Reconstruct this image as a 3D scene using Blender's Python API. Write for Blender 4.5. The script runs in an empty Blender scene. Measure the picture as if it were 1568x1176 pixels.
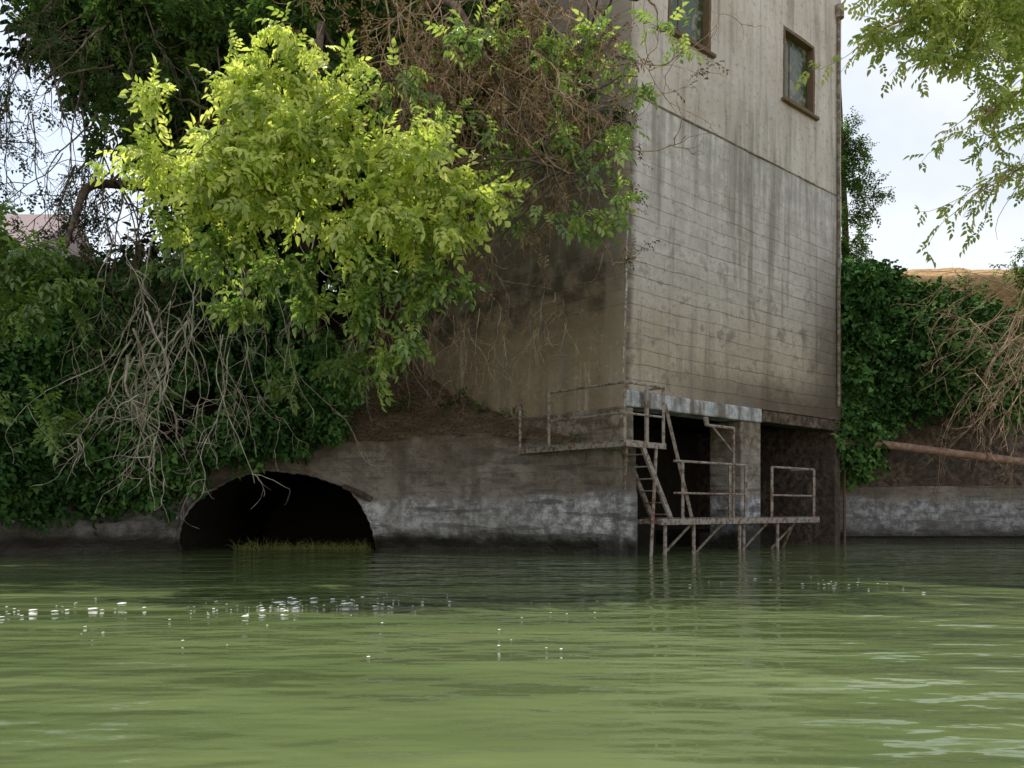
import bpy, math, numpy as np
from mathutils import Vector
S=bpy.context.scene
rng=np.random.default_rng(7)
SUN_EL=math.radians(58); SUN_AZ=math.radians(-28)

# ------------------------------------------------------------ helpers
def link(o):
    S.collection.objects.link(o); return o
def mesh(name,V,F,mat,uv=None,attr=None,smooth=False):
    me=bpy.data.meshes.new(name)
    V=np.asarray(V,dtype=np.float32)
    if isinstance(F,np.ndarray):
        n,k=F.shape
        me.vertices.add(len(V)); me.vertices.foreach_set('co',V.ravel())
        me.loops.add(n*k); me.loops.foreach_set('vertex_index',F.astype(np.int32).ravel())
        me.polygons.add(n); me.polygons.foreach_set('loop_start',np.arange(0,n*k,k,dtype=np.int32))
        me.polygons.foreach_set('loop_total',np.full(n,k,dtype=np.int32))
        me.update(calc_edges=True)
    else:
        me.from_pydata([tuple(map(float,v)) for v in V],[],F); me.update()
    if uv is not None:
        uv=np.asarray(uv,dtype=np.float32)
        L=me.uv_layers.new(name='UVMap')
        idx=np.zeros(len(me.loops),dtype=np.int32); me.loops.foreach_get('vertex_index',idx)
        L.data.foreach_set('uv',uv[idx].ravel())
    if attr is not None:
        a=me.attributes.new('rnd','FLOAT','POINT'); a.data.foreach_set('value',np.asarray(attr,dtype=np.float32))
    if smooth: me.polygons.foreach_set('use_smooth',np.ones(len(me.polygons),dtype=bool))
    if mat: me.materials.append(mat)
    me.validate()
    return link(bpy.data.objects.new(name,me))
def group(name,objs):
    e=bpy.data.objects.new(name,None); link(e)
    for o in objs: o.parent=e
    return e
def nrm(a): return a/np.maximum(np.linalg.norm(a,axis=-1,keepdims=True),1e-9)
def merge(parts):
    V=[];F=[];off=0
    for v,f in parts:
        V.append(np.asarray(v,dtype=float)); F+= [tuple(i+off for i in q) for q in f]; off+=len(v)
    return np.concatenate(V),F
def bar(a,b,r,k=8,square=None):
    a=np.array(a,float);b=np.array(b,float);t=nrm(b-a)
    ref=np.array([0,0,1.]) if abs(t[2])<.9 else np.array([1.,0,0])
    A=nrm(np.cross(t,ref));B=np.cross(A,t)
    if square:
        w,h=square; prof=[(-w/2,-h/2),(w/2,-h/2),(w/2,h/2),(-w/2,h/2)]
    else: prof=[(r*math.cos(2*math.pi*i/k),r*math.sin(2*math.pi*i/k)) for i in range(k)]
    k=len(prof)
    V=[a+A*x+B*y for x,y in prof]+[b+A*x+B*y for x,y in prof]
    F=[(i,(i+1)%k,k+(i+1)%k,k+i) for i in range(k)]+[tuple(range(k))[::-1],tuple(range(k,2*k))]
    return V,F
def fn(x,y,s=0.):
    return (np.sin(x*1.3+y*.7+s)+np.sin(x*2.9-y*2.1+s*2.3)*.5+np.sin(x*6.1+y*5.3+s*1.7)*.28+np.sin(x*13.+s-y*11.)*.15+np.sin(x*27.+s*3+y*23.)*.09)/2.

# ------------------------------------------------------------ materials
class M:
    def __init__(s,name):
        s.m=bpy.data.materials.new(name); s.m.use_nodes=True; s.t=s.m.node_tree
        s.t.nodes.clear(); s.out=s.n('ShaderNodeOutputMaterial')
    def n(s,t,**k):
        x=s.t.nodes.new(t)
        for a,b in k.items(): setattr(x,a,b)
        return x
    def l(s,a,b): s.t.links.new(a,b)
    def set(s,sock,v):
        if hasattr(v,'is_output') : s.l(v,sock)
        else: sock.default_value=v
    def math(s,op,a,b=0.,c=0.):
        x=s.n('ShaderNodeMath',operation=op); s.set(x.inputs[0],a); s.set(x.inputs[1],b); s.set(x.inputs[2],c); return x.outputs[0]
    def rng(s,v,a,b,c=0.,d=1.):
        x=s.n('ShaderNodeMapRange',interpolation_type='SMOOTHSTEP'); s.set(x.inputs[0],v)
        for i,q in enumerate((a,b,c,d)): x.inputs[i+1].default_value=q
        return x.outputs[0]
    def mix(s,f,a,b,mode='MIX'):
        x=s.n('ShaderNodeMix',data_type='RGBA',blend_type=mode); s.set(x.inputs[0],f)
        s.set(x.inputs[6],a if hasattr(a,'is_output') else (*a,1)); s.set(x.inputs[7],b if hasattr(b,'is_output') else (*b,1)); return x.outputs[2]
    def noise(s,vec,sc,det=5,scale3=None,rough=.6):
        if scale3:
            mp=s.n('ShaderNodeMapping'); mp.inputs['Scale'].default_value=scale3; s.l(vec,mp.inputs[0]); vec=mp.outputs[0]
        x=s.n('ShaderNodeTexNoise'); x.inputs['Scale'].default_value=sc; x.inputs['Detail'].default_value=min(det,4); x.inputs['Roughness'].default_value=rough
        s.l(vec,x.inputs['Vector']); return x.outputs['Fac']
    def pos(s): return s.n('ShaderNodeNewGeometry').outputs['Position']
    def sep(s,v):
        x=s.n('ShaderNodeSeparateXYZ'); s.l(v,x.inputs[0]); return x.outputs
    def bump(s,h,st,dist=.02,prev=None):
        x=s.n('ShaderNodeBump'); x.inputs['Strength'].default_value=st; x.inputs['Distance'].default_value=dist; s.l(h,x.inputs['Height'])
        if prev: s.l(prev,x.inputs['Normal'])
        return x.outputs[0]
    def bsdf(s,col,rough=.9,normal=None,metal=0.,spec=.3,ior=None):
        b=s.n('ShaderNodeBsdfPrincipled'); s.set(b.inputs['Base Color'],col if hasattr(col,'is_output') else (*col,1)); s.set(b.inputs['Roughness'],rough)
        b.inputs['Metallic'].default_value=metal; b.inputs['Specular IOR Level'].default_value=spec
        if ior: b.inputs['IOR'].default_value=ior
        if normal: s.l(normal,b.inputs['Normal'])
        s.l(b.outputs[0],s.out.inputs[0]); return s.m
    def matte(s,col,normal=None):
        b=s.n('ShaderNodeBsdfDiffuse'); s.set(b.inputs['Color'],col if hasattr(col,'is_output') else (*col,1))
        if normal: s.l(normal,b.inputs['Normal'])
        s.l(b.outputs[0],s.out.inputs[0]); return s.m

def leaf_mat(name,c1,c2,c3,trans=.45,tcol=1.4,gloss=False):
    m=M(name); a=m.n('ShaderNodeAttribute',attribute_name='rnd').outputs['Fac']
    cr=m.n('ShaderNodeValToRGB'); e=cr.color_ramp.elements
    e[0].color=(*c1,1); e[1].color=(*c3,1); x=e.new(.5); x.color=(*c2,1); m.l(a,cr.inputs[0])
    if trans==0: return m.matte(cr.outputs[0])
    d=m.n('ShaderNodeBsdfDiffuse'); m.l(cr.outputs[0],d.inputs[0])
    t=m.n('ShaderNodeBsdfTranslucent'); tc=m.mix(1.,cr.outputs[0],(tcol*1.05,tcol*1.1,tcol*.7),'MULTIPLY'); m.l(tc,t.inputs[0])
    x1=m.n('ShaderNodeMixShader'); x1.inputs[0].default_value=trans; m.l(d.outputs[0],x1.inputs[1]); m.l(t.outputs[0],x1.inputs[2]); out=x1
    if gloss:
        g=m.n('ShaderNodeBsdfGlossy'); g.inputs['Roughness'].default_value=.4; g.inputs[0].default_value=(.8,.8,.8,1)
        x2=m.n('ShaderNodeMixShader'); x2.inputs[0].default_value=.06; m.l(x1.outputs[0],x2.inputs[1]); m.l(g.outputs[0],x2.inputs[2]); out=x2
    m.l(out.outputs[0],m.out.inputs[0]); return m.m
def bark_mat(name,c1,c2):
    m=M(name); p=m.pos(); f=m.noise(p,6.,3); return m.matte(m.mix(m.rng(f,.35,.65),c1,c2))
L_bright=leaf_mat('leaf_painted_sun',(.22,.30,.06),(.50,.57,.13),(.74,.76,.26),.48,1.4,True)  # sunlight painted in: paler leaf colour for the sunlit cluster
L_half=leaf_mat('leaf_painted_half_shade',(.10,.18,.04),(.20,.31,.07),(.42,.50,.14),.45,1.4,True)  # same leaf with half shade painted into its colour
L_mid=leaf_mat('leaf_mid',(.035,.07,.022),(.065,.12,.033),(.13,.20,.05),.4)  # darker copy, canopy shade painted into the green
L_dark=leaf_mat('leaf_painted_shade',(.03,.055,.022),(.048,.082,.032),(.075,.12,.045),0)  # darkest copy, crown shade painted into the green
L_ivy=leaf_mat('leaf_ivy',(.035,.085,.028),(.075,.17,.05),(.16,.29,.08),0)  # ivy green darkened to paint shade into the undergrowth
L_pale=leaf_mat('leaf_pale',(.24,.31,.10),(.36,.42,.15),(.50,.52,.20),.55,1.5)
L_dry=leaf_mat('leaf_dry',(.18,.12,.07),(.28,.20,.12),(.38,.29,.17),0)
L_grass=leaf_mat('grass_blade',(.16,.17,.06),(.24,.27,.08),(.33,.35,.14),0)
B_grey=bark_mat('bark_grey',(.28,.24,.20),(.54,.49,.42))
B_brown=bark_mat('bark_brown',(.24,.16,.11),(.50,.37,.26))
B_dark=bark_mat('bark_dark',(.07,.055,.04),(.16,.125,.095))

def concrete_face(name,right=True):
    m=M(name); uv=m.n('ShaderNodeUVMap').outputs[0]
    nv=m.n('ShaderNodeTexNoise'); nv.inputs['Scale'].default_value=1.5; nv.inputs['Detail'].default_value=2; m.l(uv,nv.inputs['Vector'])
    vm=m.n('ShaderNodeVectorMath',operation='MULTIPLY_ADD'); m.l(nv.outputs['Color'],vm.inputs[0]); vm.inputs[1].default_value=(.12,.10,0); m.l(uv,vm.inputs[2])
    x,y,_=m.sep(uv)
    br=m.n('ShaderNodeTexBrick',offset=.41); m.l(vm.outputs[0],br.inputs['Vector'])
    br.inputs['Scale'].default_value=1.; br.inputs['Brick Width'].default_value=6.3; br.inputs['Row Height'].default_value=.27
    br.inputs['Mortar Size'].default_value=.008; br.inputs['Mortar Smooth'].default_value=.6
    br.inputs['Color1'].default_value=(.88,.88,.88,1); br.inputs['Color2'].default_value=(1.,1.,1.,1); br.inputs['Mortar'].default_value=(.9,.9,.9,1)
    big=m.noise(uv,.55,4); med=m.noise(uv,2.2,4); fmed=m.noise(uv,8.,4,None,.7)
    streak=m.noise(uv,1.,4,(2.6,.20,1)); streak2=m.noise(uv,1.,3,(7.,.35,1)); hst=m.noise(uv,1.,3,(.6,4.,1))
    yn=m.math('ADD',y,m.math('MULTIPLY',m.math('SUBTRACT',med,.5),1.2))
    if right:
        low=m.mix(m.rng(big,.35,.65),(.46,.39,.305),(.58,.51,.42))
        midc=m.mix(m.rng(med,.35,.65),(.54,.50,.48),(.74,.69,.67))
        c=m.mix(m.rng(yn,3.6,6.0),low,midc)
        up=m.mix(m.rng(big,.3,.7),(.58,.51,.45),(.70,.635,.58))
        c=m.mix(m.rng(y,8.36,8.40),c,up)
        board=m.rng(y,8.0,6.4)
    else:
        c=m.mix(m.rng(big,.35,.65),(.30,.23,.155),(.43,.34,.24));  # darker brown than the front: tree shade painted into the side wall
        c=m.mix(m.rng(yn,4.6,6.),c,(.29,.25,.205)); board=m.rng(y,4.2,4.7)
    c=m.mix(m.math('MULTIPLY',board,m.rng(med,.3,.6,.2,.9)),c,m.mix(1.,c,br.outputs['Color'],'MULTIPLY'))
    c=m.mix(m.math('MULTIPLY',m.math('MULTIPLY',br.outputs['Fac'],board),m.rng(hst,.47,.62,.05,.75)),c,(.19,.16,.135))
    c=m.mix(m.rng(streak,.49,.68,0.,.7),c,(.26,.225,.195))
    c=m.mix(m.rng(streak,.42,.28,0.,.5),c,(.80,.77,.75))
    c=m.mix(m.rng(fmed,.53,.70,0.,.55),c,(.22,.19,.16))
    c=m.mix(m.rng(fmed,.42,.28,0.,.4),c,(.80,.76,.72))
    if right:
        s=m.math('MULTIPLY',m.rng(y,5.8,8.3),m.rng(y,8.37,8.36)); c=m.mix(m.math('MULTIPLY',s,m.rng(streak2,.42,.62,0.,.6)),c,(.33,.31,.31))
        s=m.rng(y,8.6,11.5); c=m.mix(m.math('MULTIPLY',s,m.rng(streak2,.48,.66,0.,.45)),c,(.36,.31,.26))
        xn=m.math('ADD',x,m.math('MULTIPLY',m.math('SUBTRACT',med,.5),2.2))
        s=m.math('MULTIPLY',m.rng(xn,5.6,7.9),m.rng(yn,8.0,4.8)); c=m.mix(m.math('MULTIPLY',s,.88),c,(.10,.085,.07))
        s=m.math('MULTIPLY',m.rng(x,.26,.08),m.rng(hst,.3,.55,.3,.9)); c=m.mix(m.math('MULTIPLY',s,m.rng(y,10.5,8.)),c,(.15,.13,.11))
        s=m.math('MULTIPLY',m.rng(x,.05,.02),m.rng(fmed,.45,.55)); c=m.mix(m.math('MULTIPLY',s,m.rng(y,7.,5.)),c,(.72,.70,.68))
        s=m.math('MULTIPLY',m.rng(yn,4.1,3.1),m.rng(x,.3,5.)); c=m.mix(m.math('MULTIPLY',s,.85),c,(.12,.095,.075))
        s=m.math('MULTIPLY',m.rng(med,.52,.66),m.rng(yn,7.6,5.0)); c=m.mix(m.math('MULTIPLY',s,.65),c,(.21,.175,.145))
    else:
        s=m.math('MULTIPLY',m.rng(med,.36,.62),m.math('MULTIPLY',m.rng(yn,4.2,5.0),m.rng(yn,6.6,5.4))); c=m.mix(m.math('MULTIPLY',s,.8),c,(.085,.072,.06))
        s=m.rng(x,20.55,20.45); c=m.mix(m.math('MULTIPLY',s,.45),c,(.40,.34,.27))
    h=m.math('ADD',m.math('MULTIPLY',fmed,.5),m.math('SUBTRACT',med,m.math('MULTIPLY',m.math('MULTIPLY',br.outputs['Fac'],board),.6)))
    return m.matte(c,m.bump(h,.8,.035))
C_right=concrete_face('board_formed_concrete_front',True)
C_left=concrete_face('board_formed_concrete_side',False)

def wall_mat(name,bright=1.,up1=(.20,.17,.145),up2=(.33,.295,.26)):
    m=M(name); p=m.pos(); x,y,z=m.sep(p)
    a=m.noise(p,1.3,4); b=m.noise(p,5.,4,None,.7); hs=m.noise(p,1.,4,(.8,.8,7.)); st=m.noise(p,1.,3,(3.,3.,.3)); bg_=m.noise(p,.6,3)
    zn=m.math('ADD',z,m.math('MULTIPLY',m.math('SUBTRACT',a,.5),.6))
    up=m.mix(m.rng(a,.35,.65),up1,up2); up=m.mix(m.rng(b,.48,.66,0.,.6),up,(.12,.10,.08))
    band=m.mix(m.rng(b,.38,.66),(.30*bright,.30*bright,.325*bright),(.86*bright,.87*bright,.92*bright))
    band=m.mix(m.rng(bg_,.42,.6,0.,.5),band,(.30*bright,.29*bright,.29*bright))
    c=m.mix(m.rng(zn,1.16,.96),up,band)
    c=m.mix(m.rng(hs,.52,.64,0.,.7),c,(.12,.11,.105))
    c=m.mix(m.rng(st,.52,.68,0.,.5),c,(.12,.10,.085))
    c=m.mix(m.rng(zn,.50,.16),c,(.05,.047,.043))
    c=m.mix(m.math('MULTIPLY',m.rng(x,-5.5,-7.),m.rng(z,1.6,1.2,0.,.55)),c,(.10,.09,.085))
    c=m.mix(m.math('MULTIPLY',m.rng(z,1.7,2.4),m.rng(b,.4,.6)),c,(.18,.135,.09))
    h=m.math('ADD',b,m.math('MULTIPLY',hs,.6))
    return m.bsdf(c,m.rng(z,.3,.6,.45,.92),m.bump(h,1.,.07))
W_bank=wall_mat('weathered_concrete',.88)
W_far=wall_mat('weathered_concrete_painted_shade',.60)  # darker copy of the bank concrete, shade painted into its colour
W_pier=wall_mat('weathered_concrete_pier',.7,(.27,.24,.205),(.42,.38,.335))
m=M('soil_dry_grass'); p=m.pos(); a=m.noise(p,2.,4); b=m.noise(p,14.,4); x,y,z=m.sep(p)
c=m.mix(m.rng(b,.35,.65),m.mix(m.rng(a,.4,.6),(.18,.135,.09),(.29,.225,.15)),(.12,.09,.06)); c=m.mix(m.rng(x,-2.9,-4.2),c,(.05,.042,.03))  # near-black soil on the left paints the shaded hollow behind the ivy
W_soil=m.matte(c,m.bump(b,1.,.08))
m=M('brown_rough_wall'); p=m.pos(); a=m.noise(p,1.2,4); b=m.noise(p,7.,4)
W_brown=m.matte(m.mix(m.rng(b,.35,.65),m.mix(m.rng(a,.4,.6),(.14,.105,.085),(.23,.18,.145)),(.08,.065,.055)),m.bump(b,1.,.08))
m=M('sandstone_coping'); p=m.pos(); b=m.noise(p,6.,4)
W_cope=m.matte(m.mix(m.rng(b,.35,.65),(.36,.22,.11),(.52,.36,.20)),m.bump(b,1.,.06))
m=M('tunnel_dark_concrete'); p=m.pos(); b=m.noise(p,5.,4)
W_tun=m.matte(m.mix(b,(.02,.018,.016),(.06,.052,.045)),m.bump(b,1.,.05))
m=M('painted_lintel'); p=m.pos(); b=m.noise(p,7.,4,None,.7); a=m.noise(p,1.,4,(3.,3.,.6))
W_lint=m.matte(m.mix(m.rng(a,.46,.62,0.,.85),m.mix(m.rng(b,.3,.7),(.34,.36,.38),(.66,.68,.70)),(.18,.14,.11)),m.bump(b,.8,.03))
m=M('rusty_steel'); p=m.pos(); b=m.noise(p,12.,4); a=m.noise(p,2.,4)
M_rail=m.bsdf(m.mix(m.rng(b,.45,.62),m.mix(a,(.30,.28,.26),(.42,.39,.35)),(.20,.11,.07)),.7)
m=M('rusted_pipe'); p=m.pos(); b=m.noise(p,8.,4)
M_pipe=m.bsdf(m.mix(m.rng(b,.4,.65),(.28,.16,.12),(.40,.27,.22)),.75)
m=M('window_frame_rust'); p=m.pos(); b=m.noise(p,10.,4)
M_frame=m.bsdf(m.mix(b,(.10,.065,.04),(.24,.16,.10)),.8)
m=M('dusty_glass_painted_reflection'); p=m.pos(); b=m.noise(p,3.4,4,None,.7)
M_glass=m.bsdf(m.mix(m.rng(b,.5,.62),(.05,.07,.03),(.26,.25,.19)),m.rng(b,.4,.6,.12,.5),None,0.,.5)  # dark green base paints a tree reflection; paler rough patches are dust

m=M('murky_river_water'); p=m.pos()
w1=m.noise(p,1.,2,(.55,1.05,1)); w2=m.noise(p,1.,2,(1.5,3.4,1)); w3=m.noise(p,1.,2,(5.,11.,1)); col=m.noise(p,1.,3,(.25,.7,1))
h=m.math('ADD',m.math('MULTIPLY',w1,1.1),m.math('ADD',m.math('MULTIPLY',w2,.32),m.math('MULTIPLY',w3,.035)))
M_water=m.bsdf(m.mix(m.rng(col,.35,.65),(.088,.122,.046),(.125,.162,.064)),.05,m.bump(h,.7,.17),0.,.5,1.33)

# ------------------------------------------------------------ river and ground
mesh('river_water',np.array([[-400,-400,0],[400,-400,0],[400,60,0],[-400,60,0]],float),[(0,1,2,3)],M_water)
mesh('ground',np.array([[-400,27.5,4.7],[400,27.5,4.7],[400,900,4.7],[-400,900,4.7]],float),[(0,1,2,3)],W_soil)
m=M('pale_bounce_slope'); p=m.pos(); a=m.noise(p,.6,4); b=m.noise(p,6.,4)
W_bounce=m.matte(m.mix(m.rng(b,.3,.7),m.mix(m.rng(a,.4,.6),(.52,.46,.36),(.62,.56,.45)),(.42,.37,.27)),m.bump(b,1.,.1))  # kept pale so the added slope bounces more sun
def grid_faces(nr,nc,off=0):
    i=np.arange(nr-1)[:,None]*nc+np.arange(nc-1)[None]; i=i.ravel()+off
    return np.stack([i,i+1,i+nc+1,i+nc],1)
X,D=np.meshgrid(np.linspace(-90,90,60),np.linspace(0,1,14))
mesh('opposite_bounce_bank',np.stack([X,-9-D*26+fn(X*.2,D*3,1.),-1+D*15+.4*fn(X*.4,D*5,1.)],-1).reshape(-1,3),grid_faces(14,60),W_bounce,smooth=True)  # unseen sunlit slope, added behind the camera to bounce light onto the facade

# ------------------------------------------------------------ left bank wall
PX=np.array([-60,-20,-14,-9.2,-8.,-6.75,-2.78,-1.4,-.3,2.2]); PY=np.array([8,12.2,13.6,15.4,16.3,17.25,17.55,17.35,16.9,15.15])
PZ=np.array([2.,2.,2.,2.,2.,2.0,2.28,2.36,2.3,1.92])
def wy(x): return np.interp(x,PX,PY)
def wz(x): return np.interp(x,PX,PZ)+.05*fn(x*1.5,0*x,2.)
def prof(z): return np.interp(z,[-1,.06,.16,.28,.5,1.08,1.16,2.3],[-.18,-.14,-.08,.05,.10,.06,.0,-.03])
def wall_point(x,z):
    d=prof(z+.09*fn(x*1.1,z*0,5.))+.06*fn(x*1.7,z*2.2,1.)+.035*fn(x*6,z*9.,4.)
    return np.stack([x+0*z,wy(x)-d,z],-1)
def wall_section(xs,zlow,nz=44):
    t=np.linspace(0,1,nz)[:,None]; zt=wz(xs)[None]; zl=zlow[None]
    Z=zl+(zt-zl)*t; X=np.repeat(xs[None],nz,0)
    P=wall_point(X,Z); return P.reshape(-1,3),grid_faces(nz,len(xs))
xa=np.concatenate([np.linspace(-60,-15,60),np.linspace(-14.9,-6.75,110)])
th=np.linspace(math.pi,0,90); cx,ra=-4.765,1.985
xb=cx+ra*np.cos(th); zb=1.62*np.sin(th)**.92+.035*fn(xb*3,xb*0,3.)*np.sin(th)
zb+=.10*np.exp(-((xb+3.35)/.16)**2)+.06*np.exp(-((xb+3.1)/.08)**2)
xc=np.linspace(-2.78,2.2,110)
objs=[]
for nm,(v,f) in dict(left_wall_section=wall_section(xa,np.full(len(xa),-1.)),arch_wall_section=wall_section(xb,zb-.0),right_wall_section=wall_section(xc,np.full(len(xc),-1.))).items():
    objs.append(mesh(nm,v,f,W_bank,smooth=True))
rows=[]
for k in np.linspace(0,1,12):
    P=wall_point(xb,zb); P[:,1]+=k*6.; P[:,2]=P[:,2]-.02*k
    rows.append(P)
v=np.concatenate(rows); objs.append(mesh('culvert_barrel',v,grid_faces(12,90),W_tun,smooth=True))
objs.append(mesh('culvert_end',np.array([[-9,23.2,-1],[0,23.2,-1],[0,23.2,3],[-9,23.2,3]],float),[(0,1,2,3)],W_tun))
P=wall_point(xb,zb); P[:,1]-=.02
def tubes(P,R,K=4):
    N,Mn,_=P.shape; T=nrm(np.gradient(P,axis=1)); ref=np.array([.31,.22,.9])
    A=nrm(np.cross(T,ref)); B=np.cross(T,A); ang=np.arange(K)*2*math.pi/K
    R=R[:,:,None,None]
    V=P[:,:,None]+R*(np.cos(ang)[None,None,:,None]*A[:,:,None]+np.sin(ang)[None,None,:,None]*B[:,:,None])
    base=(np.arange(N)[:,None,None]*Mn+np.arange(Mn-1)[None,:,None])*K
    k=np.arange(K)[None,None]; k2=(k+1)%K
    F=np.stack([base+k,base+k2,base+K+k2,base+K+k],-1).reshape(-1,4)
    return V.reshape(-1,3),F
v,f=tubes(P[None],np.full((1,90),.035)+.012*np.sin(np.arange(90)*2.1)[None],6); objs.append(mesh('arch_rim',v,f,W_bank,smooth=True))
q=[bar((-3.45,17.42,1.30),(-3.0,17.40,1.12),0,square=(.16,.10)),bar((-3.1,17.42,1.14),(-2.86,17.42,1.02),0,square=(.12,.13))]
v,f=merge(q); o=mesh('broken_render',v,f,W_brown); b=o.modifiers.new('b','BEVEL'); b.width=.03; b.segments=2; objs.append(o)
group('concrete_retaining_wall',objs)

xs=np.concatenate([np.linspace(-60,-14,30),np.linspace(-13.6,2.2,110)])
ds=np.concatenate([[0,.12,.3],np.linspace(.5,6,30),np.linspace(7,20,12)])
X=np.repeat(xs[None],len(ds),0); D=np.repeat(ds[:,None],len(xs),1)
Y=wy(X)+D
sl=np.interp(X,[-60,-8,-3.5,-1.5,2.2],[1.5,1.4,.95,.62,.5])
H=np.minimum(D*sl,4.2+0*D)*1.; H=H*(D>.1)
Z=wz(X)-.03+H+.16*fn(X*2,D*2.,3.)*np.clip(D,0,1)+.05*fn(X*9,D*8,1.)*np.clip(D*2,0,1)
Xc=np.minimum(X,2.3-.896*(Y-15.3)); 
mesh('earth_bank',np.stack([Xc,Y,Z],-1).reshape(-1,3),grid_faces(len(ds),len(xs)),W_soil,smooth=True)

# ------------------------------------------------------------ mill building
C=np.array([2.0,15.3]); e=np.array([.7447,.6673]); nn=np.array([.6673,-.7447]); BL=8.0; TOP=15.2
def Bp(t,d,z):
    t=np.asarray(t,float);d=np.asarray(d,float);z=np.asarray(z,float)
    tt=t+.036*np.maximum(z-3.,0)*(1-t/BL)
    x=C[0]+e[0]*tt+nn[0]*d; y=C[1]+e[1]*tt+nn[1]*d
    return np.stack(np.broadcast_arrays(x,y,z),-1)
def brk(vals,step):
    o=[]
    for a,b in zip(vals[:-1],vals[1:]):
        k=max(1,int(round((b-a)/step))); o+=list(np.linspace(a,b,k,endpoint=False))
    return np.array(o+[vals[-1]])
W1=(5.28,6.70);W2=(1.05,2.48);WZ=(9.93,11.56)
us=brk([0,.06,W2[0],W2[1],W1[0],W1[1],BL],.2); vs=brk([2.98,WZ[0],WZ[1],TOP],.12)
U,Vv=np.meshgrid(us,vs)
dj=.012*fn(U*2,Vv*2,1.); edge=(U<.001)
Uj=U+np.where(edge,.04*np.abs(fn(Vv*4,Vv*7,2.)),0)
P=Bp(Uj,dj-np.where(edge,.03,0),Vv).reshape(-1,3)
F=grid_faces(len(vs),len(us)); cu=U.ravel()[F].mean(1); cv=Vv.ravel()[F].mean(1)
hole=(cv>WZ[0])&(cv<WZ[1])&(((cu>W1[0])&(cu<W1[1]))|((cu>W2[0])&(cu<W2[1])))
bo=[mesh('front_wall',P,F[~hole],C_right,uv=np.stack([U.ravel(),Vv.ravel()],1))]
us2=brk([0,.06,9.],.25); vs2=brk([1.6,2.98,WZ[0],WZ[1],TOP],.12); U2,V2=np.meshgrid(us2,vs2)
P=Bp(.012*fn(U2*2,V2*2,7.)+np.where(U2<.001,.03+.04*np.abs(fn(V2*4,V2*7,2.)),0),-U2,V2).reshape(-1,3)
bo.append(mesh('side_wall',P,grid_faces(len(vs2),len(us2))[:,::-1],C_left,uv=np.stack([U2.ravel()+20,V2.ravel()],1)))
def bbox(t0,t1,d0,d1,z0,z1):
    c=[Bp(t,d,z) for z in (z0,z1) for t,d in ((t0,d0),(t1,d0),(t1,d1),(t0,d1))]
    return np.array(c),[(0,3,2,1),(4,5,6,7),(0,1,5,4),(1,2,6,5),(2,3,7,6),(3,0,4,7)]
def bm(name,parts,mat,bev=.0):
    v,f=merge(parts); o=mesh(name,v,f,mat)
    if bev:
        b=o.modifiers.new('b','BEVEL'); b.width=bev; b.segments=2
    return o
bo.append(bm('rear_and_end_walls',[bbox(BL-.2,BL-.003,-9,-.03,2.98,TOP),bbox(.2,BL-.2,-9,-8.8,2.98,TOP)],W_pier))
bo.append(bm('roof_slab',[bbox(-.15,BL+.15,-9.1,.15,TOP+.002,TOP+.25)],W_pier,.02))
bo.append(bm('construction_joint',[bbox(.03,BL-.01,-.02,.018,8.345,8.38)],W_pier,.006))
wp=[];gp=[];sp=[];rp=[]
for a,b in (W1,W2):
    z0,z1=WZ
    rp+=[bbox(a,a+.02,-.22,-.004,z0,z1),bbox(b-.02,b,-.22,-.004,z0,z1),bbox(a+.02,b-.02,-.22,-.004,z1-.02,z1),bbox(a+.02,b-.02,-.22,-.004,z0,z0+.02)]
    for q in ((a+.022,a+.08),(b-.08,b-.022)): wp.append(bbox(q[0],q[1],-.20,.01,z0+.022,z1-.022))
    wp.append(bbox(a+.082,b-.082,-.20,.01,z1-.075,z1-.022)); wp.append(bbox(a+.082,b-.082,-.2,.01,z0+.022,z0+.08))
    mm=a+(b-a)*.36; wp.append(bbox(mm-.012,mm+.012,-.165,-.13,z0+.082,z1-.077))
    sp.append(bbox(a-.08,b+.08,.003,.09,z0-.08,z0-.01))
    gp.append(bbox(a+.08,b-.08,-.15,-.145,z0+.08,z1-.075))
bo+= [bm('window_reveals',rp,W_pier),bm('window_frames',wp,M_frame,.005),bm('window_sills',sp,M_frame,.01),bm('window_glass',gp,M_glass)]
bo.append(bm('downpipe',[bar(Bp(BL-.22,.05,3.3),Bp(BL-.22,.05,12.6),.04),bar(Bp(BL-.22,.07,12.6),Bp(BL-.22,.07,12.9),.11)],W_pier))
bo.append(bm('lintel_beam',[bbox(.02,4.48,-.45,.03,2.68,2.978),],W_lint,.03))
bo.append(bm('far_lintel',[bbox(4.48,7.75,-.45,-.03,2.72,2.978)],W_brown,.02))
bo.append(bm('centre_pier',[bbox(3.74,4.48,-.8,.0,-1,2.678)],W_pier,.03))
bo.append(bm('corner_pier',[bbox(-.05,.30,-4.2,-.005,-1,2.678),bbox(-.14,.34,-.5,.06,-1,1.15)],W_pier,.04))
bo.append(bm('end_pier',[bbox(7.75,8.0,-4.2,-.01,-1,2.978)],W_brown,.03))
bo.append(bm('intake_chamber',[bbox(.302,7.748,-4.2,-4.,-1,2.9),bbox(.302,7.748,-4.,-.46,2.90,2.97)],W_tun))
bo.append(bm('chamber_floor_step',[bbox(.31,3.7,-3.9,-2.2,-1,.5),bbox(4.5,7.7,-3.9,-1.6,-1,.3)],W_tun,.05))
group('concrete_mill_building',bo)

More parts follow.
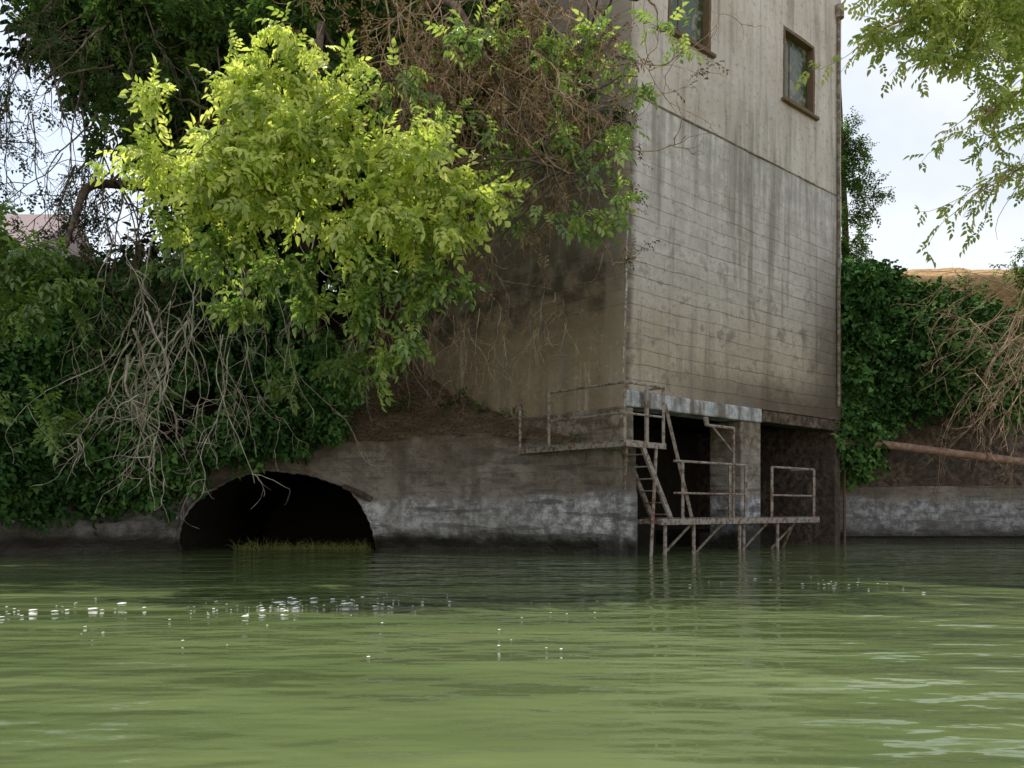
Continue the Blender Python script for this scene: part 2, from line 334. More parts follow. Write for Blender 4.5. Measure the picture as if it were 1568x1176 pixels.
# ------------------------------------------------------------ steel walkways and railings
def rp_(t,z,d=.55): return Bp(t,d,z)
q=[]
A0=.45;A1=5.9;zp=.60
q+= [bar(rp_(A0-.1,zp),rp_(A1,zp),0,square=(.07,.11)),bar(rp_(A0-.1,zp,.06),rp_(A1,zp,.06),0,square=(.06,.09))]
for t in np.arange(A0,A1+.01,.6): q.append(bar(rp_(t,zp+.0,.08),rp_(t,zp,.52),0,square=(.04,.06)))
for t in np.arange(A0,A1,.12): q.append(bar(rp_(t,zp+.065,.06),rp_(t,zp+.065,.58),0,square=(.05,.008)))
def rail(t0,t1,posts,d=.55):
    r=[bar(rp_(t0,zp+1.1,d),rp_(t1,zp+1.1,d),.024),bar(rp_(t0,zp+.52,d),rp_(t1,zp+.52,d),.02)]
    for t in posts: r.append(bar(rp_(t,zp,d),rp_(t,zp+1.1,d),0,square=(.05,.05)))
    return r
q+=rail(.75,3.05,(1.0,2.5,3.05)); q+=rail(4.0,5.7,(4.0,5.7))
q+=[bar(rp_(5.7,zp+1.1),rp_(5.7,zp+1.1,.0),.022),bar(rp_(5.7,zp+.52),rp_(5.7,zp+.52,.0),.02)]
for t in (.55,1.4,2.9,3.05,4.3): q.append(bar(rp_(t,-1,.5),rp_(t,zp,.5),.035))
for t in (.9,1.9,3.5,4.6): q.append(bar(rp_(t,-.1,.08),rp_(t+.5,zp,.5),.025))
q.append(bar(rp_(5.2,-.1,.05),rp_(5.0,zp,.5),.025))
walk=bm('lower_walkway_frame',q,M_rail)
zu=1.95; q=[]
def L2(s,z,d=.55): return Bp(-d,-s,z)
q+=[bar(L2(-.5,zu),L2(2.2,zu),0,square=(.06,.10)),bar(L2(-.5,zu,.08),L2(2.2,zu,.08),0,square=(.06,.10))]
for s in np.arange(-.45,2.2,.14): q.append(bar(L2(s,zu+.06,.05),L2(s,zu+.06,.6),0,square=(.1,.012)))
q+=[bar(L2(-.5,zu+1.05),L2(1.35,zu+1.05),.024),bar(L2(-.5,zu+.52),L2(1.35,zu+.52),.02)]
for s in (-.5,1.35): q.append(bar(L2(s,zu),L2(s,zu+1.05),0,square=(.05,.05)))
q.append(bar(L2(2.15,zu),L2(2.15,zu+.85),0,square=(.09,.05)))
q+=[bar(Bp(-.55,.5,zu),Bp(.55,.5,zu),0,square=(.06,.10)),bar(Bp(-.55,.5,zu+1.05),Bp(.5,.5,zu+1.05),.024),bar(Bp(-.55,.5,zu+.52),Bp(.5,.5,zu+.52),.02)]
q+=[bar(Bp(.5,.5,zu),Bp(.5,.5,zu+1.05),0,square=(.06,.05)),bar(Bp(.05,.5,zu),Bp(.05,.5,zu+1.05),0,square=(.05,.05)),bar(Bp(.5,.1,zu),Bp(.5,.1,zu+1.05),0,square=(.05,.05)),bar(Bp(.5,.1,zu+1.05),Bp(.5,.5,zu+1.05),.024)]
q+=[bar(Bp(-.1,.5,zu),Bp(.75,.5,zp),0,square=(.05,.09)),bar(Bp(-.1,.08,zu),Bp(.75,.08,zp),0,square=(.05,.09)),bar(Bp(.55,.5,zu+.75),Bp(1.35,.5,zp+.05),0,square=(.05,.06)),bar(Bp(.30,.5,zu),Bp(.12,.5,-.5),.03),bar(Bp(-.5,.5,zu),Bp(-.1,.1,1.1),.025)]
for k in np.linspace(.12,.9,6): q.append(bar(Bp(-.1+.85*k,.10,zu+(zp-zu)*k),Bp(-.1+.85*k,.48,zu+(zp-zu)*k),0,square=(.16,.02)))
up=bm('upper_landing_and_stair',q,M_rail)
q=[bar(Bp(3.0,.3,zp),Bp(3.0,.3,2.45),.03),bar(Bp(2.1,.3,2.45),Bp(3.0,.3,2.45),.03),bar(Bp(2.1,.3,2.45),Bp(2.05,.3,2.6),.05),bar(Bp(2.3,.3,2.42),Bp(3.0,.3,1.95),.02)]
dav=bm('davit_bracket',q,M_rail)
group('steel_walkway',[walk,up,dav])

# ------------------------------------------------------------ right bank
def rough_wall(name,x0,x1,y0,y1,z0,z1,mat,amp=.06,lean=0.,s=1.):
    xs=np.linspace(x0,x1,int((x1-x0)/.15)+2); zs=np.linspace(z0,z1,int((z1-z0)/.12)+2)
    X,Z=np.meshgrid(xs,zs); Y=y0+(y1-y0)*(X-x0)/(x1-x0)+amp*fn(X*1.5,Z*2,s)+lean*(Z-z0)
    return mesh(name,np.stack([X,Y,Z],-1).reshape(-1,3),grid_faces(len(zs),len(xs)),mat,smooth=True)
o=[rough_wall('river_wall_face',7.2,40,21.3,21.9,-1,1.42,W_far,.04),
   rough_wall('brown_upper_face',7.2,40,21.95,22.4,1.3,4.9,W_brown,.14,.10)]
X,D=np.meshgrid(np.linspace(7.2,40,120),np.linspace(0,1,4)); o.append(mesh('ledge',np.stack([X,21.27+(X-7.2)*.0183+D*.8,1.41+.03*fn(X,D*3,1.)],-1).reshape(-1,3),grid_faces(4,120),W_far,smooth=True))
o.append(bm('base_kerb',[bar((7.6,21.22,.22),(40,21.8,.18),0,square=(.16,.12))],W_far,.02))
group('river_wall',o)
X,D=np.meshgrid(np.linspace(7.2,60,160),np.linspace(0,1,14)); 
mesh('upper_bank_slope',np.stack([X,22.3+D*5.5,4.8+D*2.2+.2*fn(X,D*6,2.)],-1).reshape(-1,3),grid_faces(14,160),W_soil,smooth=True)
X,D=np.meshgrid(np.linspace(10.5,40,150),np.linspace(0,1,10))
Yc=25+np.where(D<.4,0,(D-.4)*1.8); Zc=4.8+np.where(D<.4,D/.4*2.85,2.85+(D-.4)*.9)+.06*fn(X*2,D*5,1.)
mesh('sandstone_boundary_wall',np.stack([X,Yc,Zc],-1).reshape(-1,3),grid_faces(10,150),W_cope,smooth=True)
pts=np.array([[7.6,20.75,2.52],[9,20.8,2.42],[11,20.9,2.18],[13,21.0,1.95],[18,21.1,1.6],[30,21.3,1.5]])
t=np.linspace(0,5,40); PP=np.stack([np.interp(t,range(6),pts[:,i]) for i in range(3)],-1)
v,f=tubes(PP[None],np.full((1,40),.10),12); o=[mesh('pipe_barrel',v,f,M_pipe,smooth=True)]
o.append(bm('pipe_collars',[bar((x,np.interp(x,pts[:,0],pts[:,1]),np.interp(x,pts[:,0],pts[:,2])),(x+.12,np.interp(x+.12,pts[:,0],pts[:,1]),np.interp(x+.12,pts[:,0],pts[:,2])),.125,12) for x in (8.6,11.6,15)],M_pipe))
group('rusty_pipe',o)
bm('vertical_drain_pipe',[bar((8.22,21.1,-.5),(8.22,21.1,2.3),.04),bar((8.22,21.1,2.3),(8.22,21.5,2.4),.04)],M_frame)

# ------------------------------------------------------------ foliage system
def leaflet(L,w,pos,ang,droop):
    P=np.array([[0,0,0],[-w,.36*L,.10*L],[-w*.72,.70*L,.03*L],[0,L,-.16*L],[w*.72,.70*L,.03*L],[w,.36*L,.10*L]])
    P[:,2]-=droop*(P[:,1]/L)**2*L
    c,s=math.cos(ang),math.sin(ang)
    Q=P.copy(); Q[:,0]=P[:,0]*c+P[:,1]*s; Q[:,1]=-P[:,0]*s+P[:,1]*c
    return Q+np.array(pos)
def sprig_template(r,kind):
    out=[]
    if kind=='compound':
        for k in range(3):
            y=.07+.075*k
            for sgn in (-1,1):
                L=r.uniform(.085,.125); out.append(leaflet(L,L*.27,(0,y+r.uniform(-.01,.01),-.3*y*y),sgn*r.uniform(.7,1.15),r.uniform(.1,.5)))
        out.append(leaflet(.13,.038,(0,.29,-.03),r.uniform(-.2,.2),.4))
    elif kind=='ivy':
        for k in range(5):
            L=r.uniform(.08,.13); out.append(leaflet(L,L*.42,(r.uniform(-.06,.06),.05*k,r.uniform(-.04,.04)),(-1)**k*r.uniform(.4,1.3),r.uniform(.1,.6)))
    elif kind=='small':
        for k in range(6):
            L=r.uniform(.05,.08); out.append(leaflet(L,L*.3,(0,.045*k,0),(-1)**k*r.uniform(.4,1.1),r.uniform(0,.5)))
    V=np.concatenate(out); nl=len(out)
    F=np.concatenate([np.array([[0,3,2,1],[0,5,4,3]])+6*i for i in range(nl)])
    return V,F
def leaves(name,O,Dr,sc,kind,mat,r,rnd=None,tilt=.35):
    T=[sprig_template(r,kind) for _ in range(8)]
    up=np.array([0,0,1.])+r.normal(0,tilt,O.shape)
    y=nrm(Dr); x=nrm(np.cross(y,up)); z=np.cross(x,y)
    if rnd is None: rnd=r.random(len(O))
    VV=[];FF=[];AA=[];off=0; idx=r.integers(0,8,len(O))
    for k,(tv,tf) in enumerate(T):
        s=np.where(idx==k)[0]
        if not len(s): continue
        a=tv[None,:,:]*sc[s][:,None,None]
        P=O[s][:,None]+a[...,0:1]*x[s][:,None]+a[...,1:2]*y[s][:,None]+a[...,2:3]*z[s][:,None]
        nv=len(tv); VV.append(P.reshape(-1,3)); FF.append((tf[None]+(np.arange(len(s))*nv)[:,None,None]+off).reshape(-1,4)); off+=len(s)*nv
        AA.append(np.clip(np.repeat(rnd[s],nv)+np.repeat(r.normal(0,.08,len(s)*nv//6),6),0,1))
    return mesh(name,np.concatenate(VV),np.concatenate(FF),mat,attr=np.concatenate(AA))
def grow(r,O,D,L,n,droop,wob):
    P=[O];d=nrm(D)
    L=np.broadcast_to(L,(len(O),))
    for i in range(n):
        d=nrm(d+np.array([0,0,-droop])*(1./n*3)+r.normal(0,wob,d.shape)); P.append(P[-1]+d*(L/n)[:,None])
    return np.stack(P,1)
def taper(P,r0,r1,N=None):
    k=np.linspace(0,1,P.shape[1]); r0=np.broadcast_to(r0,(len(P),)); return r0[:,None]*(1-k)+r1*k
def branch_pick(r,P,cnt,lo=.2):
    i=r.integers(0,len(P),cnt); j=r.integers(max(1,int(lo*P.shape[1])),P.shape[1],cnt); return P[i,j],nrm(P[i,j]-P[i,j-1])
def shoots_to_leaves(r,P,per=2,jit=.03,spread=.9,start=1):
    T=nrm(np.gradient(P,axis=1))[:,start:]; Q=P[:,start:]
    O=np.repeat(Q.reshape(-1,3),per,0); t=np.repeat(T.reshape(-1,3),per,0)
    d=nrm(t*.6+r.normal(0,spread*.6,t.shape)+np.array([0,0,-.15]))
    return O+r.normal(0,jit,O.shape),d
def clump_shoots(r,cl,dens,Lf=1.,droop=.35,outw=(0,-.3,.1)):
    Os=[];Ds=[];Ls=[]
    for (x,y,z,rad) in cl:
        k=max(3,int(dens*rad**2)); v=nrm(r.normal(0,1,(k,3))); 
        Os.append(np.array([x,y,z])+v*rad*r.uniform(0,.5,(k,1))*np.array([1,.8,.8])); Ds.append(v*np.array([1,1,.8])+np.array(outw)); Ls.append(r.uniform(.4,1.15,k)*rad*Lf)
    return grow(r,np.concatenate(Os),np.concatenate(Ds),np.concatenate(Ls),6,droop,.15)
def limb(pts,r0,r1,n=30,K=8,wob=.06,r=rng):
    pts=np.array(pts,float); t=np.linspace(0,len(pts)-1,n)
    P=np.stack([np.interp(t,range(len(pts)),pts[:,i]) for i in range(3)],-1)
    for _ in range(4): P[1:-1]=(P[:-2]+2*P[1:-1]+P[2:])/4
    P[1:-1]+=np.cumsum(r.normal(0,wob*.15,(n-2,3)),0)*.3
    return tubes(P[None],np.linspace(r0,r1,n)[None],K),P
def joinq(L):
    V=[];F=[];off=0
    for v,f in L: V.append(v);F.append(f+off);off+=len(v)
    return np.concatenate(V),np.concatenate(F)

# --- big overhanging tree on the left bank
r=np.random.default_rng(11)
tr=[];LP=[]
def addlimb(pts,r0,r1,**k):
    t,P=limb(pts,r0,r1,**k); tr.append(t); LP.append(P); return P
addlimb([(-4.6,19.6,3.5),(-4.7,19.2,6),(-4.2,18.6,9),(-4.,18.,12.5)],.38,.18)
addlimb([(-4.4,19,7.5),(-3.6,16.5,9.2),(-3.,13.5,8.6),(-2.6,11.5,6.4)],.15,.03)
addlimb([(-4.4,18.8,8.5),(-2.4,16.5,10),(-1.,13.8,9.2),(-.2,11.9,6.8),(.7,11.3,5.3)],.13,.012)
addlimb([(-4.5,19,6.5),(-5.,16.5,8.0),(-4.7,13.5,7.6),(-3.8,11.3,6.0)],.13,.025)
addlimb([(-4.6,19,5.5),(-6.5,16.5,7.0),(-7.,14,6.2),(-6.8,13.,4.8)],.14,.03)
addlimb([(-4.2,18.6,9),(-7.,17,11),(-9,15.5,11.)],.14,.05)
addlimb([(-4.1,18.2,10),(-1.5,17,11.5),(1.,15.,10.6),(1.8,13.,8.6)],.12,.02)
brt=[(-2.75,10.6,6.3,.45),(-2.2,10.7,6.25,.28),(-3.5,10.8,6.2,.35),(-4.3,10.6,5.95,.18),(-4.25,10.6,5.2,.42),(-3.5,10.4,5.4,.52),(-2.6,10.4,5.2,.55),(-1.8,10.5,5.05,.52),(-1.0,10.6,4.95,.48),(-3.7,10.5,4.7,.42),
(-2.8,10.3,4.6,.46),(-1.9,10.3,4.45,.46),(-1.15,10.4,4.4,.40),(-.5,10.6,4.6,.34),(-2.7,10.7,6.85,.22),(-3.2,10.6,4.95,.36),(-2.2,10.5,5.5,.34),(-3.1,10.6,5.95,.35)]
mid=[(-3.6,10.6,4.05,.30),(-2.8,10.6,3.95,.30),(-1.55,10.6,3.8,.30),(-1.0,10.7,3.8,.28),(-.8,10.7,3.55,.2),(-2.0,10.7,3.35,.24),(-1.2,10.7,3.1,.18),(-2.2,10.9,4.1,.3),(-3.3,10.7,3.5,.2),(-2.7,10.8,3.4,.16),(-1.6,10.9,2.75,.2),(-4.2,11,4.4,.2)]
spr=[(.2,11.3,4.9,.30),(.8,11.2,4.7,.28),(1.35,11.2,4.85,.2),(1.15,11.2,5.5,.26),(1.5,11.2,5.9,.22),(.6,11.5,6.1,.3),(1.7,11.4,6.6,.25),(0.,11.6,5.8,.32),(1.2,11.6,7.1,.32),(.3,11.6,7.1,.4),(2.0,11.6,7.3,.24),(-1.6,11.3,6.5,.3),(-.8,11.4,6.2,.3),(-.6,11.5,7.2,.4)]
Pb=clump_shoots(r,brt,62,1.4,.38); Pm=clump_shoots(r,mid,76,1.55,.5); Ps=clump_shoots(r,spr,50,1.6,.45)
drk=[]
for k in range(96):
    x=r.uniform(-8.6,1.7); z=r.uniform(6.3,10.4); 
    if x<-6.9 and r.random()<.8: continue
    if x>-.5 and r.random()<.5: continue
    if -5<x<-1 and z<7. and r.random()<.5: continue
    drk.append((x,r.uniform(13.9,16.2)+(.5 if z>8 else 0),z,r.uniform(.4,.8)))
back=[(r.uniform(-7.2,-1.8),r.uniform(18,20.5),r.uniform(6.6,9.),r.uniform(.7,1.1)) for k in range(26)]
top=[]
for k in range(52): top.append((r.uniform(-9.,-.8),r.uniform(16.8,21.),r.uniform(10.2,12.5),r.uniform(.8,1.3)))  # high canopy added to cast shade on the foliage below
for k in range(16): top.append((r.uniform(-7.5,-3.5),r.uniform(20.,23.5),r.uniform(7.5,10.5),r.uniform(.8,1.3)))  # extra clumps added to block sun from the earth bank
Pd=clump_shoots(r,drk,36,1.0,.35); Pt=clump_shoots(r,top+back,13,1.,.2)
for P in (Pb,Pm,Ps,Pd,Pt): tr.append(tubes(P,taper(P,.009,.003),3))
AL=np.concatenate(LP[1:]); sec=[]
for c in brt+mid+spr+drk+top+back:
    c3=np.array(c[:3]); i=np.argmin(((AL-c3)**2).sum(1)+r.uniform(0,.8,len(AL))); a=AL[i]
    md=(a+c3)/2+r.normal(0,.15,3)+np.array([0,0,.25]); t=np.linspace(0,1,9)[:,None]; sec.append((1-t)**2*a+2*t*(1-t)*md+t*t*c3+r.normal(0,.02,(9,3)))
sec=np.array(sec); tr.append(tubes(sec,taper(sec,.024,.006),5))
v,f=joinq(tr); ob=[mesh('trunk_and_branches',v,f,B_dark,smooth=True)]
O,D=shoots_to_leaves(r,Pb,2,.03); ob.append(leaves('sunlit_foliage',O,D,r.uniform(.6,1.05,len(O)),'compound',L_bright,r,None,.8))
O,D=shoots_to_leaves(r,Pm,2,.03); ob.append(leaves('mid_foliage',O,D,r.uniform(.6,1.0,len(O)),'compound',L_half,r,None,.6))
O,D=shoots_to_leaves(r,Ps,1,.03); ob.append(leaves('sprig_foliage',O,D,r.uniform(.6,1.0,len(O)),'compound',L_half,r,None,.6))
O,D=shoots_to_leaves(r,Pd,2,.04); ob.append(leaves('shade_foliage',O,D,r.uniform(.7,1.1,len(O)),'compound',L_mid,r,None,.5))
O,D=shoots_to_leaves(r,Pt,2,.05); ob.append(leaves('crown_and_shading_clumps',O,D,r.uniform(1.4,2.0,len(O)),'compound',L_dark,r))
group('box_elder_tree',ob)

# --- ivy / bramble mass over the left wall
r=np.random.default_rng(5)
N=2600
X=r.uniform(-12.,-3.3,N); Zm=np.interp(X,[-10,-8.5,-6.7,-5.9,-5.2,-4.2,-3.3],[1.15,1.15,1.35,1.8,2.2,2.5,3.0])
Zx=np.interp(X,[-10,-7,-5,-3.3],[5.4,6.0,6.2,4.2]); Z=Zm+(Zx-Zm)*r.random(N)**1.1
void=fn(X*.9,Z*1.5,6.5)
kp=(void<.26+.25*(X<-7))&~((X>-6.6)&(Z>2.7)&(Z<5.2)&(r.random(N)<.78)); X=X[kp];Z=Z[kp];N=len(X)
lump=.6*fn(X*1.2,Z*1.4,3.); Y=wy(X)-.55-np.clip(.45-abs(Z-2.8)*.2,0,1)+ (Z-1.3)*.28 -lump+r.exponential(.25,N)
O=np.stack([X,Y,Z],-1); D=np.stack([r.normal(0,.7,N),-np.abs(r.normal(.7,.4,N)),r.normal(-.2,.6,N)],-1)
P=grow(r,O,D,r.uniform(.25,.75,N),5,.55,.2)
O,D=shoots_to_leaves(r,P,2,.04)
cl=(fn(O[:,0]*1.1,O[:,2]*1.3,9.)+1)/2
i1=mesh('stems',*tubes(P,taper(P,.006,.003),3),B_dark)
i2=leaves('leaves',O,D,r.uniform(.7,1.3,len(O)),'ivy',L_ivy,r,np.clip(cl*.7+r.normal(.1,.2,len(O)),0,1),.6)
group('ivy_thicket',[i1,i2])
cl=[(-7.2,12.6,4.6,.5),(-7.9,12.8,5.0,.5),(-6.6,12.6,4.2,.3),(-7.4,12.4,3.7,.45),(-8.1,12.8,3.9,.5),(-5.2,13,4.6,.28),(-3.4,13.2,2.9,.3),(-2.7,13.4,3.2,.3),(-7.9,12.6,2.6,.4),(-6.9,12.7,2.2,.3)]
P=clump_shoots(r,cl,60,1.3,.45); O,D=shoots_to_leaves(r,P,2,.03)
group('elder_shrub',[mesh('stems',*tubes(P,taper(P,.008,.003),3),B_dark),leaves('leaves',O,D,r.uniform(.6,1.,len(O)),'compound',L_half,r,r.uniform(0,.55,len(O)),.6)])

# --- bare branches
def bare(name,r,N,xr,yr,zr,D0,Lr,mat,sub=6,r0=.016,droop=.5,wob=.16,tip=4,curl=True):
    O=np.stack([r.uniform(*xr,N),r.uniform(*yr,N),r.uniform(*zr,N)],-1); D=np.array(D0)+r.normal(0,.3,(N,3))
    P=grow(r,O,D,r.uniform(*Lr,N),16,droop,wob*.8)
    L=[tubes(P,taper(P,r.uniform(.5,1.,N)*r0,.004),5)]
    q,t=branch_pick(r,P,N*sub,.3); P2=grow(r,q,t+r.normal(0,.5,q.shape),r.uniform(.3,1.0,len(q)),9,droop*.5,wob*1.2); L.append(tubes(P2,taper(P2,r0*.42,.0025),4))
    q,t=branch_pick(r,P2,N*sub*tip//2,.3); P3=grow(r,q,t+r.normal(0,.7,q.shape),r.uniform(.1,.4,len(q)),5,-.12 if curl else droop,wob*1.3); L.append(tubes(P3,taper(P3,r0*.25,.002),3))
    v,f=joinq(L); return mesh(name,v,f,mat,smooth=True),P3
r=np.random.default_rng(21)
a,_=bare('long_stems',r,38,(-6.5,-3.0),(12.6,13.8),(3.2,5.4),(.05,-.12,-1.),(1.3,2.8),B_grey,5,.013,.42,.19,3)
b,_=bare('upper_stems',r,26,(-7.6,-4.5),(13,14.2),(5.2,8.2),(.0,-.2,-.9),(1.5,3.0),B_dark,6,.02)
c,_=bare('claw_stems',r,10,(-6.2,-4.6),(12.4,13.2),(2.9,3.8),(-.05,-.2,-1.),(1.5,2.2),B_grey,5,.026,.3,.22,4)
d_,_=bare('fine_fringe',r,40,(-2.6,.9),(13.2,14.4),(3.6,4.6),(.05,-.1,-.9),(.4,1.1),B_brown,4,.008,.4,.16,3)
group('hanging_bare_branches',[a,b,c,d_])
r=np.random.default_rng(22)
a,t3=bare('vine_stems',r,90,(-2.4,1.0),(11.9,13.4),(6.6,9.4),(.1,-.15,-.8),(1.2,3.0),B_brown,8,.015,.4,.2)
b,_=bare('looping_stems',r,14,(-.6,1.2),(11.4,12),(5.8,7.),(.5,-.2,-.6),(1.2,2.0),B_brown,5,.018,-.02,.28)
O,D=shoots_to_leaves(r,t3[::3],1,.03); c=leaves('dead_leaves',O,D,r.uniform(.5,.9,len(O)),'small',L_dry,r)
group('dry_vine_tangle',[a,b,c])
r=np.random.default_rng(23)
a,t3=bare('drooping_strands',r,36,(-9.4,-5.6),(14,15.5),(6.2,10.5),(-.2,-.2,-.5),(1.2,3.),B_dark,8,.02,.45)
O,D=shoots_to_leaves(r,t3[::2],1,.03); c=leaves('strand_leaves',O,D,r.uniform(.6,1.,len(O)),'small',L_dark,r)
group('weeping_tree_branches',[a,c])

# --- right vines
r=np.random.default_rng(31)
N=1300; X=r.uniform(8.05,12.6,N)
Zm=np.interp(X,[8.,8.6,9.2,10,11.2,12.6],[2.2,1.9,3.1,3.7,4.0,3.4]); Zx=np.interp(X,[8.,8.6,9.5,11,12.6],[7.0,7.4,7.0,6.6,6.1])+.25*fn(X*2,X*0,2.)
Z=Zm+(Zx-Zm)*r.random(N); Y=21.2+.0*X-.6*fn(X*1.3,Z*1.3,4.)+np.clip(Z-4.5,0,9)*.55+r.exponential(.25,N)
Y=np.where(X<8.7,np.minimum(Y,20.9+r.random(N)),Y)
P=grow(r,np.stack([X,Y,Z],-1),np.stack([r.normal(0,.6,N),-np.abs(r.normal(.8,.3,N)),r.normal(-.1,.6,N)],-1),r.uniform(.25,.8,N),5,.5,.2)
O,D=shoots_to_leaves(r,P,2,.05)
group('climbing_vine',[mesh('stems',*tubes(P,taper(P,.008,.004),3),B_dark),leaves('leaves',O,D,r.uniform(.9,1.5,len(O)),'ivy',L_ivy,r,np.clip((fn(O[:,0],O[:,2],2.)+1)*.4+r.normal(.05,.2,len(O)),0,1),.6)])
r=np.random.default_rng(33)
t1,Pq=limb([(10.0,25.5,4.6),(9.9,25.3,9),(9.6,25,13.5)],.16,.04)
cl=[(r.uniform(9.0,10.5)-(.0),r.uniform(24,25.5),z,r.uniform(.4,.7)) for z in np.linspace(7.2,12.,15)]
P=clump_shoots(r,cl,45,1.1,.3); O,D=shoots_to_leaves(r,P,2,.05)
v,f=joinq([t1,tubes(P,taper(P,.012,.004),3)])
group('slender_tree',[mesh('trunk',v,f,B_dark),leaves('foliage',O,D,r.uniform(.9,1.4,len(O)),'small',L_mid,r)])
# --- right overhanging tree
r=np.random.default_rng(35); tr=[];LP=[]
for pts,a,b in (([(14,16,3.),(13.6,16,6.5),(12.2,15.2,9.6),(10,14.4,10.6)],.35,.12),([(12.2,15.2,9.6),(9.6,14.4,10.2),(7.6,14,9.4),(6.,14,8.7)],.10,.02),([(12.6,15.4,9.),(10.4,14.4,8.8),(9,14,8.1),(7.6,13.8,7.1)],.09,.012),([(13,15.6,8.),(10.6,14.6,7.6),(9,14.2,6.9),(7.8,14.,6.1)],.07,.01),([(10,14.4,10.2),(8.6,14.2,9.9),(7.2,14,8.6)],.05,.01)):
    t,P=limb(pts,a,b,wob=.12,r=r); tr.append(t); LP.append(P)
cl=[(8.2,14,8.9,.6),(7.4,14,9.0,.6),(6.6,14,9.1,.5),(6.15,14,8.7,.4),(7.6,14,8.35,.5),(8.5,14,8.1,.55),(8.1,14,7.6,.4),(8.9,14.2,8.8,.6),(9.3,14,7.9,.5),(8.7,14,7.1,.35),(6.7,13.9,8.2,.3),(7.1,14,9.6,.6),(8.2,14.3,9.8,.7),(6.2,14,9.5,.5),(8.6,14.2,6.3,.3),(9.4,14.2,7.,.4),(7.9,14,6.9,.25)]
P=clump_shoots(r,cl,70,1.2,.4)
AL=np.concatenate(LP); sec=[]
for c in cl:
    c3=np.array(c[:3]); a=AL[np.argmin(((AL-c3)**2).sum(1)+r.uniform(0,.5,len(AL)))]; t=np.linspace(0,1,8)[:,None]; md=(a+c3)/2+r.normal(0,.12,3); sec.append((1-t)**2*a+2*t*(1-t)*md+t*t*c3)
sec=np.array(sec)
q,t=branch_pick(r,np.stack(LP[1:]),90,.3); P2=grow(r,q,t+r.normal(0,.5,q.shape)+np.array([-.3,0,-.3]),r.uniform(.5,1.6,90),8,.3,.2)
tr+= [tubes(sec,taper(sec,.022,.006),5),tubes(P,taper(P,.008,.003),3),tubes(P2,taper(P2,.009,.003),4)]
v,f=joinq(tr); O,D=shoots_to_leaves(r,P,1,.03); O2,D2=shoots_to_leaves(r,P2[:50],1,.02,start=3)
group('riverside_tree',[mesh('trunk_and_branches',v,f,B_brown,smooth=True),leaves('foliage',np.concatenate([O,O2]),np.concatenate([D,D2]),r.uniform(.6,1.0,len(O)+len(O2)),'compound',L_pale,r,None,.6)])
r=np.random.default_rng(36)
a,_=bare('arching_stems',r,60,(10.6,13.5),(17.5,20.5),(3.5,6.3),(-.4,-.2,-.2),(1.5,3.),B_brown,7,.014,.35,.14)
group('dry_thicket',[a])
cl=[(x,24.,7.0+.5*r.random(),.45) for x in (12.9,14.2,15.,16.)]+[(14.6,23,7.8,.7),(15.6,23,8.,.8),(15.2,22.6,6.8,.8),(16.5,22.5,7.6,.9),(14,22.6,6.2,.7),(13.2,22.3,5.7,.6)]
P=clump_shoots(r,cl,45,1.,.3); O,D=shoots_to_leaves(r,P,2,.05)
group('rim_shrubs',[mesh('stems',*tubes(P,taper(P,.008,.004),3),B_dark),leaves('leaves',O,D,r.uniform(.9,1.3,len(O)),'small',L_mid,r)])

# --- dry grass and litter on the earth bank, reeds at the culvert
r=np.random.default_rng(41)
def blades(name,O,hmin,hmax,mat,r,lean=.5,w=.006):
    n=len(O); D=np.stack([r.normal(0,lean,n),r.normal(-.1,lean,n),np.ones(n)],-1); P=grow(r,O,D,r.uniform(hmin,hmax,n),4,.5,.1)
    v,f=tubes(P,taper(P,w,.001),3); o=mesh(name,v,f,mat,attr=np.repeat(r.random(n),15)); return o
def bankz(x,d): return wz(x)-.03+d*np.interp(x,[-60,-8,-3.5,-1.5,2.2],[1.5,1.4,.95,.62,.5])
n=3600; x=r.uniform(-5.,1.2,n); d=r.uniform(.0,2.6,n); keep=x<2.2-.896*(wy(x)+d-15.3); x=x[keep];d=d[keep]
blades('dry_grass',np.stack([x,wy(x)+d,bankz(x,d)-.03],-1),.08,.36,L_dry,r,.9,.005)
n=600; x=r.uniform(-5.7,-2.95,n); y=r.uniform(17.4,18.1,n); blades('reeds',np.stack([x,y,np.full(n,-.02)],-1),.08,.34,L_grass,r,.25,.006)
cl=[(-.75,18.0,3.0,.28),(.1,17.2,2.65,.22),(-1.2,18.4,3.2,.3),(1.05,15.9,2.1,.2),(-3.3,18.0,3.0,.35),(-2.4,18.2,3.1,.25)]
P=clump_shoots(r,cl,90,1.2,.1,(0,0,.5)); O,D=shoots_to_leaves(r,P,1,.02)
group('bank_weeds',[mesh('stems',*tubes(P,taper(P,.006,.003),3),B_brown),leaves('leaves',O,D,r.uniform(.5,.9,len(O)),'small',L_mid,r)])
cl=[tuple(Bp(1.9,-2.2,z))+(.4,) for z in (1.,1.5,2.)]+[tuple(Bp(2.4,-2.6,1.3))+(.4,)]
P=clump_shoots(r,cl,60,1.,.4); O,D=shoots_to_leaves(r,P,1,.02); group('chamber_fern',[mesh('stems',*tubes(P,taper(P,.006,.003),3),B_dark),leaves('leaves',O,D,r.uniform(.8,1.2,len(O)),'ivy',L_ivy,r)])

